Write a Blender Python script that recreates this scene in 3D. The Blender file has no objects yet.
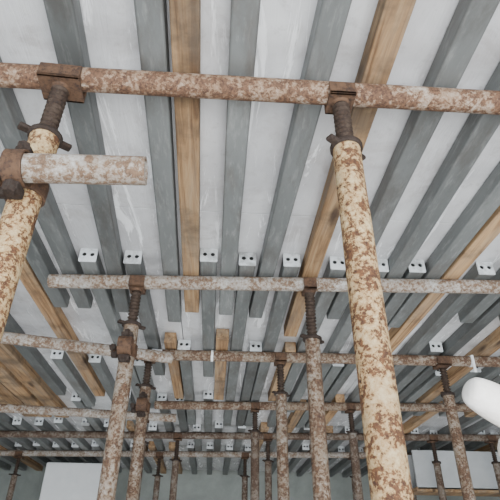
import bpy, bmesh, math, random
from mathutils import Vector, Matrix
random.seed(11)
S=bpy.context.scene
# ---------------- camera ----------------
CAMZ=1.5
C=Vector((0,0,CAMZ))
psi=math.radians(3.7); th=math.radians(32.8); rho=math.radians(0.6)
h=Vector((math.sin(psi),math.cos(psi),0))
F=(h*math.cos(th)+Vector((0,0,1))*math.sin(th)).normalized()
R0=Vector((math.cos(psi),-math.sin(psi),0))
U0=R0.cross(F)
R=R0*math.cos(rho)+U0*math.sin(rho)
U=U0*math.cos(rho)-R0*math.sin(rho)
cam=bpy.data.cameras.new("camera"); cam.lens=36; cam.sensor_width=36; cam.clip_start=0.02
co=bpy.data.objects.new("camera",cam); S.collection.objects.link(co)
M=Matrix((R,U,-F)).transposed().to_4x4(); M.translation=C
co.matrix_world=M; S.camera=co
def ray(px,py): return F+R*((px-250)/500)+U*((250-py)/500)
def onZ(px,py,z):
    d=ray(px,py); return C+d*((z-CAMZ)/d.z)
def onY(px,py,y):
    d=ray(px,py); return C+d*(y/d.y)
def atD(px,py,dep): return C+ray(px,py)*dep

ZP=CAMZ+0.81      # runner pipe centre height
RP=0.0234
ZJ=ZP+RP          # joist underside
JH=0.05
ZC=ZJ+JH          # ceiling underside
# ---------------- materials ----------------
def newmat(name):
    m=bpy.data.materials.new(name); m.use_nodes=True
    nt=m.node_tree; b=nt.nodes["Principled BSDF"]
    return m,nt,b
def N(nt,t,**k):
    n=nt.nodes.new(t)
    for a,v in k.items():
        if a in n.inputs: n.inputs[a].default_value=v
        else: setattr(n,a,v)
    return n
def coords(nt,scale=(1,1,1),rnd=True):
    tc=N(nt,"ShaderNodeTexCoord"); mp=N(nt,"ShaderNodeMapping"); mp.inputs["Scale"].default_value=scale
    if rnd:
        oi=N(nt,"ShaderNodeObjectInfo"); mul=N(nt,"ShaderNodeMath",operation='MULTIPLY'); mul.inputs[1].default_value=17.0
        nt.links.new(oi.outputs["Random"],mul.inputs[0]); nt.links.new(mul.outputs[0],mp.inputs["Location"])
    nt.links.new(tc.outputs["Object"],mp.inputs["Vector"]); return mp.outputs[0]
def noise(nt,vec,scale,detail=6,rough=.6,dist=0):
    n=N(nt,"ShaderNodeTexNoise"); n.inputs["Scale"].default_value=scale; n.inputs["Detail"].default_value=detail
    n.inputs["Roughness"].default_value=rough; n.inputs["Distortion"].default_value=dist
    nt.links.new(vec,n.inputs["Vector"]); return n.outputs["Fac"]
def ramp(nt,fac,stops):
    r=N(nt,"ShaderNodeValToRGB"); e=r.color_ramp.elements
    while len(e)<len(stops): e.new(0.5)
    for i,(p,c) in enumerate(stops):
        e[i].position=p; e[i].color=(c if len(c)==4 else (*c,1)) if not isinstance(c,(int,float)) else (c,c,c,1)
    nt.links.new(fac,r.inputs[0]); return r.outputs[0]
def mix(nt,fac,a,b,mode='MIX'):
    m=N(nt,"ShaderNodeMixRGB"); m.blend_type=mode
    for s,v in ((0,fac),(1,a),(2,b)):
        if hasattr(v,'is_output') : nt.links.new(v,m.inputs[s])
        else: m.inputs[s].default_value=v if s==0 else (*v,1)
    return m.outputs[0]
def bump(nt,b,hgt,st=.4,dist=.002):
    n=N(nt,"ShaderNodeBump"); n.inputs["Strength"].default_value=st; n.inputs["Distance"].default_value=dist
    nt.links.new(hgt,n.inputs["Height"]); nt.links.new(n.outputs[0],b.inputs["Normal"])
def rusty(name,paint,paint2,stain,rust,rust2,thr=.5,sc=18,fine=75,metal=.1):
    m,nt,b=newmat(name); v=coords(nt)
    n1=noise(nt,v,sc,3,.6,.4); n2=noise(nt,v,fine,7,.75,.2); n3=noise(nt,v,8,4,.6); n4=noise(nt,v,190,3,.6)
    val=mix(nt,.68,n1,n2)
    pa=mix(nt,ramp(nt,n3,[(.38,0.),(.62,1.)]),paint,paint2)
    pa=mix(nt,ramp(nt,val,[(thr-.12,0.),(thr+.0,.95)]),pa,stain)
    ru=mix(nt,ramp(nt,n4,[(.35,0.),(.65,1.)]),rust,rust2)
    m1=ramp(nt,val,[(thr,0.),(thr+.02,1.)])
    m2=ramp(nt,n2,[(.60,0.),(.63,1.)])
    mk=mix(nt,1.0,m1,m2,'LIGHTEN')
    nt.links.new(mix(nt,mk,pa,ru),b.inputs["Base Color"])
    b.inputs["Roughness"].default_value=.8; b.inputs["Metallic"].default_value=metal
    bump(nt,b,n2,.8,.003); return m
M_cream=rusty("paint_rust_cream",(.62,.50,.29),(.52,.41,.25),(.38,.23,.10),(.055,.024,.013),(.17,.072,.028),.508,24,100,0)
M_row1=rusty("paint_rust_red",(.50,.46,.40),(.32,.22,.15),(.24,.145,.085),(.065,.032,.020),(.19,.10,.055),.482,20,90)
M_white=rusty("galv_rust_white",(.50,.49,.46),(.36,.34,.31),(.26,.20,.15),(.09,.052,.032),(.21,.13,.08),.522,20,95)
M_grey=rusty("galv_rust_grey",(.40,.37,.33),(.27,.235,.19),(.20,.135,.085),(.055,.030,.020),(.16,.088,.05),.497,20,90)
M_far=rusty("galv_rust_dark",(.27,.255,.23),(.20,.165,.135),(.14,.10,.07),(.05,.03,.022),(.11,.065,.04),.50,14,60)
M_rust=rusty("rust_brown",(.11,.058,.03),(.145,.078,.042),(.095,.05,.027),(.038,.022,.015),(.085,.042,.022),.5,30,90)
M_dark=rusty("screw_dark",(.075,.052,.038),(.10,.07,.052),(.055,.036,.025),(.03,.02,.016),(.06,.036,.024),.5,40,90,.4)
M_nut=rusty("nut_dark",(.05,.04,.033),(.075,.056,.045),(.045,.03,.024),(.024,.018,.015),(.05,.03,.02),.5,40,90,.4)

def steelmat(name,c1,c2,r=.5,metal=.3,lo=.68):
    m,nt,b=newmat(name); v=coords(nt,(1,.25,1)); v2=coords(nt,(6,1,6))
    n1=noise(nt,v,9,6,.65,.4); n2=noise(nt,v2,14,6,.7)
    c=mix(nt,ramp(nt,n1,[(.35,0.),(.65,1.)]),c1,c2)
    c=mix(nt,ramp(nt,n2,[(.52,0.),(.72,.5)]),c,(.38,.385,.37))
    c=mix(nt,ramp(nt,noise(nt,coords(nt,(3,1,3)),4,6,.7),[(.50,0.),(.64,.6)]),c,(.11,.10,.09))
    oi=N(nt,"ShaderNodeObjectInfo"); r1=ramp(nt,oi.outputs["Random"],[(0,lo),(1,1.15)])
    c=mix(nt,1.0,c,r1,'MULTIPLY')
    nt.links.new(c,b.inputs["Base Color"]); b.inputs["Metallic"].default_value=metal
    nt.links.new(ramp(nt,n1,[(.3,r-.1),(.7,r+.12)]),b.inputs["Roughness"])
    bump(nt,b,n2,.15,.001); return m
M_steel=steelmat("joist_steel",(.142,.152,.149),(.205,.215,.21))
M_cap=steelmat("joist_cap",(.58,.61,.62),(.68,.70,.70),.4,.1,.9)

def woodmat(name,a,b_,c):
    m,nt,b=newmat(name); v=coords(nt,(34,1.6,34)); v2=coords(nt,(1,1,1)); v3=coords(nt,(9,2.2,9)); v4=coords(nt,(5,.8,5))
    n1=noise(nt,v,1.3,8,.65,1.2); n2=noise(nt,v2,5,6,.65); n5=noise(nt,v4,3,7,.7,.5)
    vo=N(nt,"ShaderNodeTexVoronoi"); vo.inputs["Scale"].default_value=1.1; nt.links.new(v3,vo.inputs["Vector"])
    col=ramp(nt,n1,[(.36,a),(.5,b_),(.66,c)])
    col=mix(nt,ramp(nt,n5,[(.46,0.),(.62,.55)]),col,(.27,.22,.165))
    col=mix(nt,ramp(nt,n2,[(.52,0.),(.66,.7)]),col,(.095,.068,.046))
    col=mix(nt,ramp(nt,vo.outputs["Distance"],[(.07,.85),(.16,0.)]),col,(.05,.026,.015))
    oi=N(nt,"ShaderNodeObjectInfo"); col=mix(nt,1.0,col,ramp(nt,oi.outputs["Random"],[(0,.72),(1,1.12)]),'MULTIPLY')
    nt.links.new(col,b.inputs["Base Color"]); b.inputs["Roughness"].default_value=.8
    bump(nt,b,n1,.4,.002); return m
M_wood=woodmat("wood_pine",(.18,.095,.043),(.39,.235,.115),(.52,.35,.19))

m,nt,b=newmat("ceiling_sheet"); v=coords(nt,(1,1,1),False); vs=coords(nt,(12,1.5,1),False)
n1=noise(nt,v,2.6,5,.6,.5); n2=noise(nt,v,26,6,.7); n3=noise(nt,vs,1.7,6,.7,.8); n4=noise(nt,v,7,7,.7,.6)
c=mix(nt,ramp(nt,n1,[(.35,0.),(.65,1.)]),(.50,.50,.51),(.70,.705,.71))
c=mix(nt,ramp(nt,n4,[(.52,0.),(.66,.5)]),c,(.38,.355,.345))
c=mix(nt,ramp(nt,n2,[(.58,0.),(.72,.35)]),c,(.28,.27,.265))
c=mix(nt,ramp(nt,n3,[(.59,0.),(.63,.85)]),c,(.90,.91,.92))
nt.links.new(c,b.inputs["Base Color"]); nt.links.new(ramp(nt,n3,[(.35,.14),(.7,.34)]),b.inputs["Roughness"])
bump(nt,b,n3,.5,.010); M_ceil=m

def concrete(name,c1,c2,sc=3):
    m,nt,b=newmat(name); v=coords(nt,(1,1,1),False)
    n1=noise(nt,v,sc,8,.65,.3)
    nt.links.new(ramp(nt,n1,[(.3,c1),(.7,c2)]),b.inputs["Base Color"]); b.inputs["Roughness"].default_value=.85
    bump(nt,b,n1,.3,.01); return m
M_wall=concrete("wall_concrete",(.22,.24,.22),(.36,.38,.35))
M_col=concrete("column_concrete",(.66,.67,.67),(.78,.78,.77),4)
M_floor=concrete("floor_concrete",(.34,.33,.31),(.46,.45,.43))
M_beam=concrete("beam_sheet",(.42,.43,.43),(.54,.55,.55),5)
M_plas=concrete("white_plastic",(.80,.80,.79),(.88,.88,.87),30)
M_glove=concrete("glove_cotton",(.62,.57,.50),(.84,.82,.79),22)

# ---------------- mesh builder ----------------
class MB:
    def __init__(s): s.v=[]; s.f=[]; s.m=[]; s.s=[]; s.mats=[]
    def mi(s,mat):
        if mat not in s.mats: s.mats.append(mat)
        return s.mats.index(mat)
    def add(s,vs,fs,mat,smooth=False):
        o=len(s.v); s.v+= [Vector(a) for a in vs]; k=s.mi(mat)
        for f in fs: s.f.append([i+o for i in f]); s.m.append(k); s.s.append(smooth)
    def lathe(s,p0,p1,prof,mat,n=24,smooth=True):
        p0=Vector(p0); p1=Vector(p1); a=(p1-p0).normalized()
        x=a.orthogonal().normalized(); y=a.cross(x); vs=[]; fs=[]
        for t,r in prof:
            for i in range(n):
                q=2*math.pi*i/n; vs.append(p0+a*t+(x*math.cos(q)+y*math.sin(q))*r)
        for j in range(len(prof)-1):
            for i in range(n):
                i2=(i+1)%n; fs.append((j*n+i,j*n+i2,(j+1)*n+i2,(j+1)*n+i))
        s.add(vs,fs,mat,smooth)
    def tube(s,p0,p1,ro,ri,mat,n=28):
        L=(Vector(p1)-Vector(p0)).length
        s.lathe(p0,p1,[(0,ro),(L,ro)],mat,n); s.lathe(p0,p1,[(0,ri),(L,ri)],mat,n)
        s.lathe(p0,p1,[(0,ri),(0,ro)],mat,n,False); s.lathe(p0,p1,[(L,ro),(L,ri)],mat,n,False)
    def rod(s,p0,p1,r,mat,n=12,e=.0015):
        L=(Vector(p1)-Vector(p0)).length
        s.lathe(p0,p1,[(0,0.0001),(0,r-e),(e,r),(L-e,r),(L,r-e),(L,.0001)],mat,n,n>8)
    def box(s,c,size,mat,X=(1,0,0),Y=(0,1,0),Z=(0,0,1),bev=.002):
        bm=bmesh.new(); bmesh.ops.create_cube(bm,size=1)
        for v in bm.verts: v.co=Vector((v.co.x*size[0],v.co.y*size[1],v.co.z*size[2]))
        if bev: bmesh.ops.bevel(bm,geom=bm.edges[:],offset=bev,segments=2,affect='EDGES',profile=.5)
        X,Y,Z,c=Vector(X),Vector(Y),Vector(Z),Vector(c)
        vs=[c+X*v.co.x+Y*v.co.y+Z*v.co.z for v in bm.verts]; bm.verts.index_update()
        s.add(vs,[[v.index for v in f.verts] for f in bm.faces],mat,False); bm.free()
    def obj(s,name):
        c=Vector((0,0,0))
        for v in s.v: c+=v
        c/=len(s.v)
        me=bpy.data.meshes.new(name); me.from_pydata([v-c for v in s.v],[],s.f)
        for mt in s.mats: me.materials.append(mt)
        for p,k,sm in zip(me.polygons,s.m,s.s): p.material_index=k; p.use_smooth=sm
        me.update(); o=bpy.data.objects.new(name,me); o.location=c; S.collection.objects.link(o); return o

# ---------------- room ----------------
YB=5.6; XL=-4.2; XR=4.2; YN=-1.2
b_=MB(); b_.box(((XL+XR)/2,(YB+YN)/2,-.05),(XR-XL+.4,YB-YN+.4,.1),M_floor,bev=0); b_.obj("floor")
b_=MB(); b_.box(((XL+XR)/2,YB+.1,(ZC)/2),(XR-XL+.4,.2,ZC),M_wall,bev=0); b_.obj("wall_back")
b_=MB(); b_.box((XL-.1,(YB+YN)/2,ZC/2),(.2,YB-YN,ZC),M_wall,bev=0); b_.obj("wall_left")
b_=MB(); b_.box((XR+.1,(YB+YN)/2,ZC/2),(.2,YB-YN,ZC),M_wall,bev=0); b_.obj("wall_right")
b_=MB(); pw=.915; pl=1.83; g=.003
ys=[YN,1.17-pl,1.17,1.17+pl,1.17+2*pl,YB+.2]
xs=[XL-.2]; x=-4.2+.38
while x<XR+.2: xs.append(x); x+=pw
xs.append(XR+.2)
for i in range(len(xs)-1):
    for j in range(len(ys)-1):
        if xs[i+1]-xs[i]<.02 or ys[j+1]-ys[j]<.02: continue
        b_.box(((xs[i]+xs[i+1])/2,(ys[j]+ys[j+1])/2,ZC+.009),(xs[i+1]-xs[i]-g,ys[j+1]-ys[j]-g,.018),M_ceil,bev=.001)
b_.box(((XL+XR)/2,(YB+YN)/2,ZC+.07),(XR-XL+.4,YB-YN+.2,.1),M_wall,bev=0)
b_.obj("ceiling")

# ---------------- joists ----------------
placed=[]
def clash(p0,p1,w):
    for (a,b,w2) in placed:
        y0=max(a.y,p0.y)-.01; y1=min(b.y,p1.y)+.01
        if y0>=y1: continue
        for y in (y0,y1):
            xa=a.x+(b.x-a.x)*(y-a.y)/(b.y-a.y); xb=p0.x+(p1.x-p0.x)*(y-p0.y)/(p1.y-p0.y)
            if abs(xa-xb)<(w+w2)/2+.0012: return True
    return False
def rprof(w,h_,r,n=3):
    pts=[]
    for cx,cy,a0 in ((w/2-r,h_/2-r,0),(-w/2+r,h_/2-r,90),(-w/2+r,-h_/2+r,180),(w/2-r,-h_/2+r,270)):
        for i in range(n+1):
            a=math.radians(a0+90*i/n); pts.append((cx+r*math.cos(a),cy+r*math.sin(a)))
    return pts
def place(p0,p1,w,rng=14):
    p0=Vector(p0);p1=Vector(p1)
    for k in range(rng):
        for s in ((0,) if k==0 else (.005*k,-.005*k)):
            o=Vector((s,0,0))
            if not clash(p0+o,p1+o,w):
                placed.append((p0+o,p1+o,w)); return p0+o,p1+o
    return None
def steel_joist(p0,p1,w=.052,cw=.004):
    q=place(p0,p1,w+cw)
    if not q: return
    p0,p1=q
    a=(p1-p0).normalized(); X=a.cross(Vector((0,0,1))).normalized(); Z=Vector((0,0,1))
    zc=Vector((0,0,JH/2)); p0=p0+zc; p1=p1+zc
    b_=MB(); hh=JH-.001
    for (ww,h2,r) in ((w,hh,.005),(w-.005,hh-.005,.003)):
        pr=rprof(ww,h2,r); n=len(pr)
        vs=[p+X*u+Z*v for p in (p0,p1) for u,v in pr]
        b_.add(vs,[(i,(i+1)%n,n+(i+1)%n,n+i) for i in range(n)],M_steel,False)
    pr=rprof(w,hh,.005); pi=rprof(w-.005,hh-.005,.003); n=len(pr)
    b_.add([p1+X*u+Z*v for u,v in pr]+[p1+X*u+Z*v for u,v in pi],[(i,(i+1)%n,n+(i+1)%n,n+i) for i in range(n)],M_steel)
    bm=bmesh.new(); t=.004
    def loop(pts):
        vv=[bm.verts.new((u,v,0)) for u,v in pts]
        return [bm.edges.new((vv[i],vv[(i+1)%len(vv)])) for i in range(len(vv))]
    ed=loop(rprof(w+cw,hh,.003))
    for cx in (-.0125,.0125):
        ed+=loop([(cx+.007*math.cos(2*math.pi*i/14),.002+.007*math.sin(2*math.pi*i/14)) for i in range(14)])
    bmesh.ops.triangle_fill(bm,edges=ed,use_beauty=True)
    r=bmesh.ops.extrude_face_region(bm,geom=bm.faces[:])
    for v in r['geom']:
        if isinstance(v,bmesh.types.BMVert): v.co.z=t
    bm.verts.index_update()
    b_.add([p0-a*t+X*v.co.x+Z*v.co.y+a*v.co.z for v in bm.verts],[[v.index for v in f.verts] for f in bm.faces],M_cap)
    bm.free()
    return b_.obj("steel_joist")
def timber(p0,p1,w=.055,hh=JH-.001):
    q=place(p0,p1,w)
    if not q: return
    p0,p1=q
    a=(p1-p0).normalized(); X=a.cross(Vector((0,0,1))).normalized(); Z=Vector((0,0,1))
    c=(p0+p1)/2+Z*(JH-hh/2-.0005)
    b_=MB(); b_.box(c,(w,(p1-p0).length,hh),M_wood,X=X,Y=a,Z=X.cross(a),bev=.003)
    return b_.obj("timber_joist")
def line(xa,ya,xb,yb,Y0,Y1):
    A=onZ(xa,ya,ZJ); B=onZ(xb,yb,ZJ); d=(B-A)/(B.y-A.y)
    return A+d*(Y0-A.y), A+d*(Y1-A.y)
first=[(-50,64,'s'),(57,112,'s'),(148,169.5,'s'),(181,189,'t'),(246,229,'s'),(338,270,'s'),(402,315,'t'),(487,361,'s'),(566,404,'s'),(655,446,'s'),(695,466,'t')]
used=[]
for x0,x1,k in first:
    p,q=line(x0,0,x1,262,-.35,random.uniform(1.66,1.86)); 
    if k=='t':
        if x0==695: q=line(x0,0,x1,262,-.35,2.4)[1]
        if x0==402: q=line(x0,0,x1,262,-.35,1.95)[1]
        timber(p,q,.053)
    else: steel_joist(p,q,.052,0.0)
    used.append(p.x)
caps=[(87,262),(132,264),(208.5,262),(249,266),(292,267),(339,270),(382,272),(425,273),(487,275)]
xs2=[]
for i,(x,y) in enumerate(caps):
    p=onZ(x,y,ZJ); xs2.append(p.x); steel_joist(p,(p.x,random.choice((2.5,3.0,3.5)),ZJ))
extra2=[]
for (x,y,wd) in ((40,300,.055),(170,345,.05),(222,345,.055),(297,345,.05)):
    p=onZ(x,y,ZJ); y0={40:1.32,170:2.06,222:2.0,297:2.12}[x]; timber((p.x,y0,ZJ),(p.x,2.9,ZJ),wd); extra2.append(p.x)
for (x,y) in ((0,352),(0,390),(42,420)):
    p=onZ(x,y,ZJ); timber((p.x,2.0,ZJ),(p.x,3.4,ZJ),.085)
for (x,y) in ((177,350),(258,352),(437,352),(326,366)):
    p=onZ(x,y,ZJ); steel_joist(p,(p.x,3.5,ZJ))
for k in range(1,14):
    X=max(used)+.165*k
    if X<3.4: steel_joist((X,-.35,ZJ),(X,1.75,ZJ))
for k in range(1,18):
    X=min(used)-.17*k
    if X>-3.4: (timber if k%5==3 else steel_joist)((X,-.35,ZJ),(X,1.75,ZJ))
for s_,st in ((1,max(xs2)),(-1,min(extra2)-.04)):
    for k in range(1,20):
        X=st+s_*.165*k
        if -3.5<X<3.5:
            (timber if k%4==2 else steel_joist)((X,1.36+random.uniform(-.04,.04),ZJ),(X,2.9,ZJ))
for sp,(ya,yb,off) in enumerate(((2.35,3.12,.075),(2.95,3.86,.0),(3.62,4.55,.075),(4.30,5.55,.02))):
    X=-3.3+off
    while X<3.4:
        x=X+random.uniform(-.015,.015)
        tf=random.random()<.18
        (timber if tf else steel_joist)((x,ya+random.uniform(-.08,.08),ZJ),(x,yb,ZJ))
        X+=.155

# ---------------- pipes ----------------
def pipe(A,B,mat,ext=(0,0),name="scaffold_pipe",ro=RP):
    A=Vector(A);B=Vector(B); d=(B-A).normalized(); A=A-d*ext[0]; B=B+d*ext[1]
    b_=MB(); b_.tube(A,B,ro,ro-.0035,mat,36); return b_.obj(name),A,B
r1=(onZ(0,75,ZP),onZ(500,103,ZP)); pipe(*r1,M_row1,(1.0,1.2))
r2=(onZ(50,281,ZP),onZ(500,287,ZP)); pipe(*r2,M_white,(0,1.2))
r3=(onZ(125,354,ZP),onZ(500,362,ZP)); pipe(*r3,M_grey,(0,1.2))
z3=ZP-.05
r3l=(onZ(0,337,z3),onZ(172,358,z3)); pipe(*r3l,M_white,(1.0,0))
r4=(onZ(155,405,ZP),onZ(500,408,ZP)); pipe(*r4,M_grey,(0,1.2))
r4l=(onZ(0,408,z3),onZ(176,418,z3)); pipe(*r4l,M_white,(1.2,0))
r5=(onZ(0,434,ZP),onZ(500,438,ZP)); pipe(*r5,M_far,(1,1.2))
r6=(onZ(0,453,ZP),onZ(500,456,ZP)); pipe(*r6,M_white,(.8,1))
YS=.61
sa=onY(20,168,YS); sb=onY(146,171,YS)
pipe(sa,sb,M_white,(0.0,0),ro=.0232)

# ---------------- posts ----------------
def thread(b_,p0,L,r,mat,pitch=.012):
    prof=[(0,r*.7)]; t=0
    while t<L-pitch:
        prof+=[(t+pitch*.2,r*.7),(t+pitch*.42,r),(t+pitch*.6,r),(t+pitch*.82,r*.7)]; t+=pitch
    prof.append((L,r*.7)); b_.lathe(p0,Vector(p0)+Vector((0,0,1)),prof,mat,18)
def post(P,zp,screw,mat,hw=.08,hd=.07,ang=0,ro=RP,flange=.04,lug=0.6):
    x,y=P.x,P.y; b_=MB()
    zt=zp-RP-.0072
    dx=Vector((math.cos(ang),math.sin(ang),0)); dy=Vector((-math.sin(ang),math.cos(ang),0)); Z=Vector((0,0,1))
    b_.box((x,y,zt+.0035),(hw,hd,.007),M_rust,X=dx,Y=dy,bev=.0015)
    for s_ in (-1,1):
        b_.box(Vector((x,y,zt+flange/2))+dy*s_*(hd/2-.003),(hw,.006,flange),M_rust,X=dx,Y=dy,bev=.0015)
    b_.lathe((x,y,zt-.006),(x,y,zt),[(0,.015),(.006,.019)],M_rust,18)
    zb=zt-screw
    thread(b_,(x,y,zb-.06),screw+.059,.0168,M_dark)
    b_.lathe((x,y,zb),(x,y,zb+1),[(0,.018),(0,.028),(.002,.030),(.009,.030),(.011,.027),(.011,.014)],M_nut,20)
    d=Vector((math.cos(lug),math.sin(lug),0)); e=Vector((-d.y,d.x,0))
    for s_ in (-1,1):
        b_.box(Vector((x,y,zb+.006))+d*s_*.036,(.022,.016,.009),M_nut,X=d,Y=e,bev=.003)
    b_.tube((x,y,.008),(x,y,zb),ro,ro-.0035,mat,36)
    b_.box((x,y,.004),(.14,.14,.008),M_rust)
    return b_.obj("scaffold_post"),zb
def coupler(x,y,z,dirp,r=RP,side=-1,k=1.0,name="pipe_coupler"):
    b_=MB()
    b_.tube((x,y,z-.02*k),(x,y,z+.02*k),r+.005,r+.001,M_rust,28)
    b_.box((x-.038,y-.004,z-.004),(.02,.02,.034*k),M_nut,bev=.004)
    b_.rod((x-.04,y-.038,z),(x-.04,y+.03,z),.006,M_rust,10)
    b_.rod((x-.04,y-.040,z),(x-.04,y-.030,z),.011,M_nut,6)
    d=dirp.normalized(); c=Vector((x,y+side*(2*r+.003),z))
    b_.tube(c-d*.02*k,c+d*.02*k,r+.005,r+.0015,M_rust,28)
    for s_ in (-1,1):
        b_.box(c+Vector((0,.008,s_*.036)),(.034*k,.03,.018),M_nut,bev=.004)
        b_.rod(c+Vector((0,-.004,s_*.05)),c+Vector((0,-.004,s_*.03)),.010,M_nut,6)
    return b_.obj(name)
def at(r,px,z=ZP):
    A,B=r; best=None
    for i in range(-400,1401):
        q=A+(B-A)*(i/1000); v=q-C; dd=v.dot(F)
        if dd<=0: continue
        u=250+500*v.dot(R)/dd
        if best is None or abs(u-px)<best[0]: best=(abs(u-px),q)
    return best[1]
pL=at(r1,64); post(pL,ZP,.135,M_cream,.078,.064,.05,ro=.0255,flange=.034)
pR=at(r1,339); post(pR,ZP,.125,M_cream,.052,.056,.0,ro=.0255,flange=.034)
post(at(r1,760),ZP,.12,M_cream)
post(at(r2,138),ZP,.13,M_grey,.05,.064)
post(at(r2,309),ZP,.17,M_grey,.042,.062)
post(at(r2,560),ZP,.15,M_grey,.06)
post(at(r3,150),ZP,.12,M_grey,.05)
post(at(r3,280),ZP,.14,M_grey,.05)
post(at(r3,441),ZP,.13,M_grey,.06)
post(at(r3l,-90),z3,.13,M_grey,.06)
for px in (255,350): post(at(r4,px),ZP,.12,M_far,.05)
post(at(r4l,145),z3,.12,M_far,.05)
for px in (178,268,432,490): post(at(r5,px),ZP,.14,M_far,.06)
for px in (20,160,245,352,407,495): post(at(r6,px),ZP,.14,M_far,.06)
dS=(sb-sa)
coupler(pL.x,pL.y,sa.z,dS,.0255,-1,.75)
p2=at(r2,138); coupler(p2.x,p2.y,onY(131,352,p2.y).z,Vector((1,0,0)))
p3=at(r3,150); coupler(p3.x,p3.y,onY(145,408,p3.y).z,Vector((1,0,0)))

def tie(P,name="plastic_tie",r=RP+.002,w=.02,hang=0):
    b_=MB(); P=Vector(P); b_.tube(P-Vector((w/2,0,0)),P+Vector((w/2,0,0)),r+.0015,r,M_plas,24)
    if hang: b_.box(P+Vector((0,-r-.003,-.02)),(.012,.003,hang*.8),M_plas,bev=.0008)
    b_.obj(name)
for px,wd,hg in ((157,.045,0),(212,.010,0),(312,.008,0),(470,.012,.10)):
    q=at(r3,px); tie(q,w=wd,hang=hg,r=RP+.0004)

# column and beam formwork
a=onY(45,470,4.6); c=onY(102,470,4.6)
b_=MB(); b_.box(((a.x+c.x)/2,4.6+.2,(ZJ-.07)/2),(c.x-a.x,.4,ZJ-.07),M_col,bev=.01); b_.obj("concrete_column")
ym=(at(r5,490).y+at(r6,495).y)/2
bx=onY(410,470,ym).x
b_=MB(); b_.box(((bx+XR)/2,ym-.09,2.13),(XR-bx,.02,.26),M_beam,bev=.003)
b_.box(((bx+XR)/2,ym,2.0),(XR-bx+.02,.2,.03),M_wood,bev=.003)
b_.box(((bx+XR)/2,ym+.09,2.13),(XR-bx,.02,.26),M_beam,bev=.003)
b_.obj("beam_formwork")

# ---------------- gloved hand (pointing) ----------------
def skin(name,chains,mat):
    vs=[];es=[];rs=[]
    for ch in chains:
        prev=ch[0] if isinstance(ch[0],int) else None
        for it in ch[1:] if prev is not None else ch:
            p,r=it; vs.append(p); rs.append(r); k=len(vs)-1
            if prev is not None: es.append((prev,k))
            prev=k
    me=bpy.data.meshes.new(name); me.from_pydata(vs,es,[]); o=bpy.data.objects.new(name,me); S.collection.objects.link(o)
    sk=o.modifiers.new("skin",'SKIN'); sk.use_smooth_shade=True
    for i,r in enumerate(rs):
        me.skin_vertices[0].data[i].radius=(r,r); me.skin_vertices[0].data[i].use_root=(i==0)
    sb_=o.modifiers.new("sub",'SUBSURF'); sb_.levels=2; sb_.render_levels=2
    me.materials.append(mat); return o
e=bpy.data.objects.new("gloved_hand",None); S.collection.objects.link(e)
palm=skin("palm_and_forearm",[[(atD(640,512,.36),.028),(atD(600,480,.35),.030),(atD(575,462,.345),.026)],[0,(atD(700,575,.37),.026),(atD(800,700,.38),.036),(atD(930,860,.39),.044)]],M_glove)
idx=skin("index_finger",[[(atD(580,464,.34),.013),(atD(540,434,.335),.0135),(atD(512,413,.33),.013),(atD(493,402,.33),.0135),(atD(475,392,.33),.0115),(atD(466,387,.33),.0085)]],M_glove)
mid=skin("middle_finger",[[(atD(590,490,.345),.012),(atD(535,472,.34),.012),(atD(508,444,.325),.0115),(atD(530,454,.31),.0105)]],M_glove)
rg=skin("ring_finger",[[(atD(610,508,.35),.0115),(atD(562,498,.345),.0115),(atD(540,476,.33),.011),(atD(560,482,.315),.010)]],M_glove)
lit=skin("little_finger",[[(atD(632,528,.355),.010),(atD(594,526,.35),.010),(atD(578,510,.335),.0095),(atD(594,514,.32),.009)]],M_glove)
thb=skin("thumb",[[(atD(625,480,.35),.013),(atD(590,440,.335),.0125),(atD(560,425,.32),.0115),(atD(545,430,.31),.0105)]],M_glove)
for o in (palm,idx,mid,rg,lit,thb): o.parent=e

# ---------------- light ----------------
w=bpy.data.worlds.new("world"); S.world=w; w.use_nodes=True
w.node_tree.nodes["Background"].inputs[0].default_value=(.84,.92,1,1); w.node_tree.nodes["Background"].inputs[1].default_value=3.9
def area(name,loc,tgt,size,en,col):
    l=bpy.data.lights.new(name,'AREA'); l.energy=en; l.size=size; l.color=col
    o=bpy.data.objects.new(name,l); o.location=loc; o.rotation_euler=(Vector(tgt)-Vector(loc)).to_track_quat('-Z','Y').to_euler(); S.collection.objects.link(o)
area("fill_light",(.4,-1.0,.8),(0.2,2.0,2.3),1.4,70,(1,.99,.98))  # added fill from behind the camera, not a lamp of the site
area("fill_light",(.2,2.6,.15),(0,2.8,2.3),2.4,38,(.96,.98,1))  # second added fill, aimed up from near the floor; no real fixture
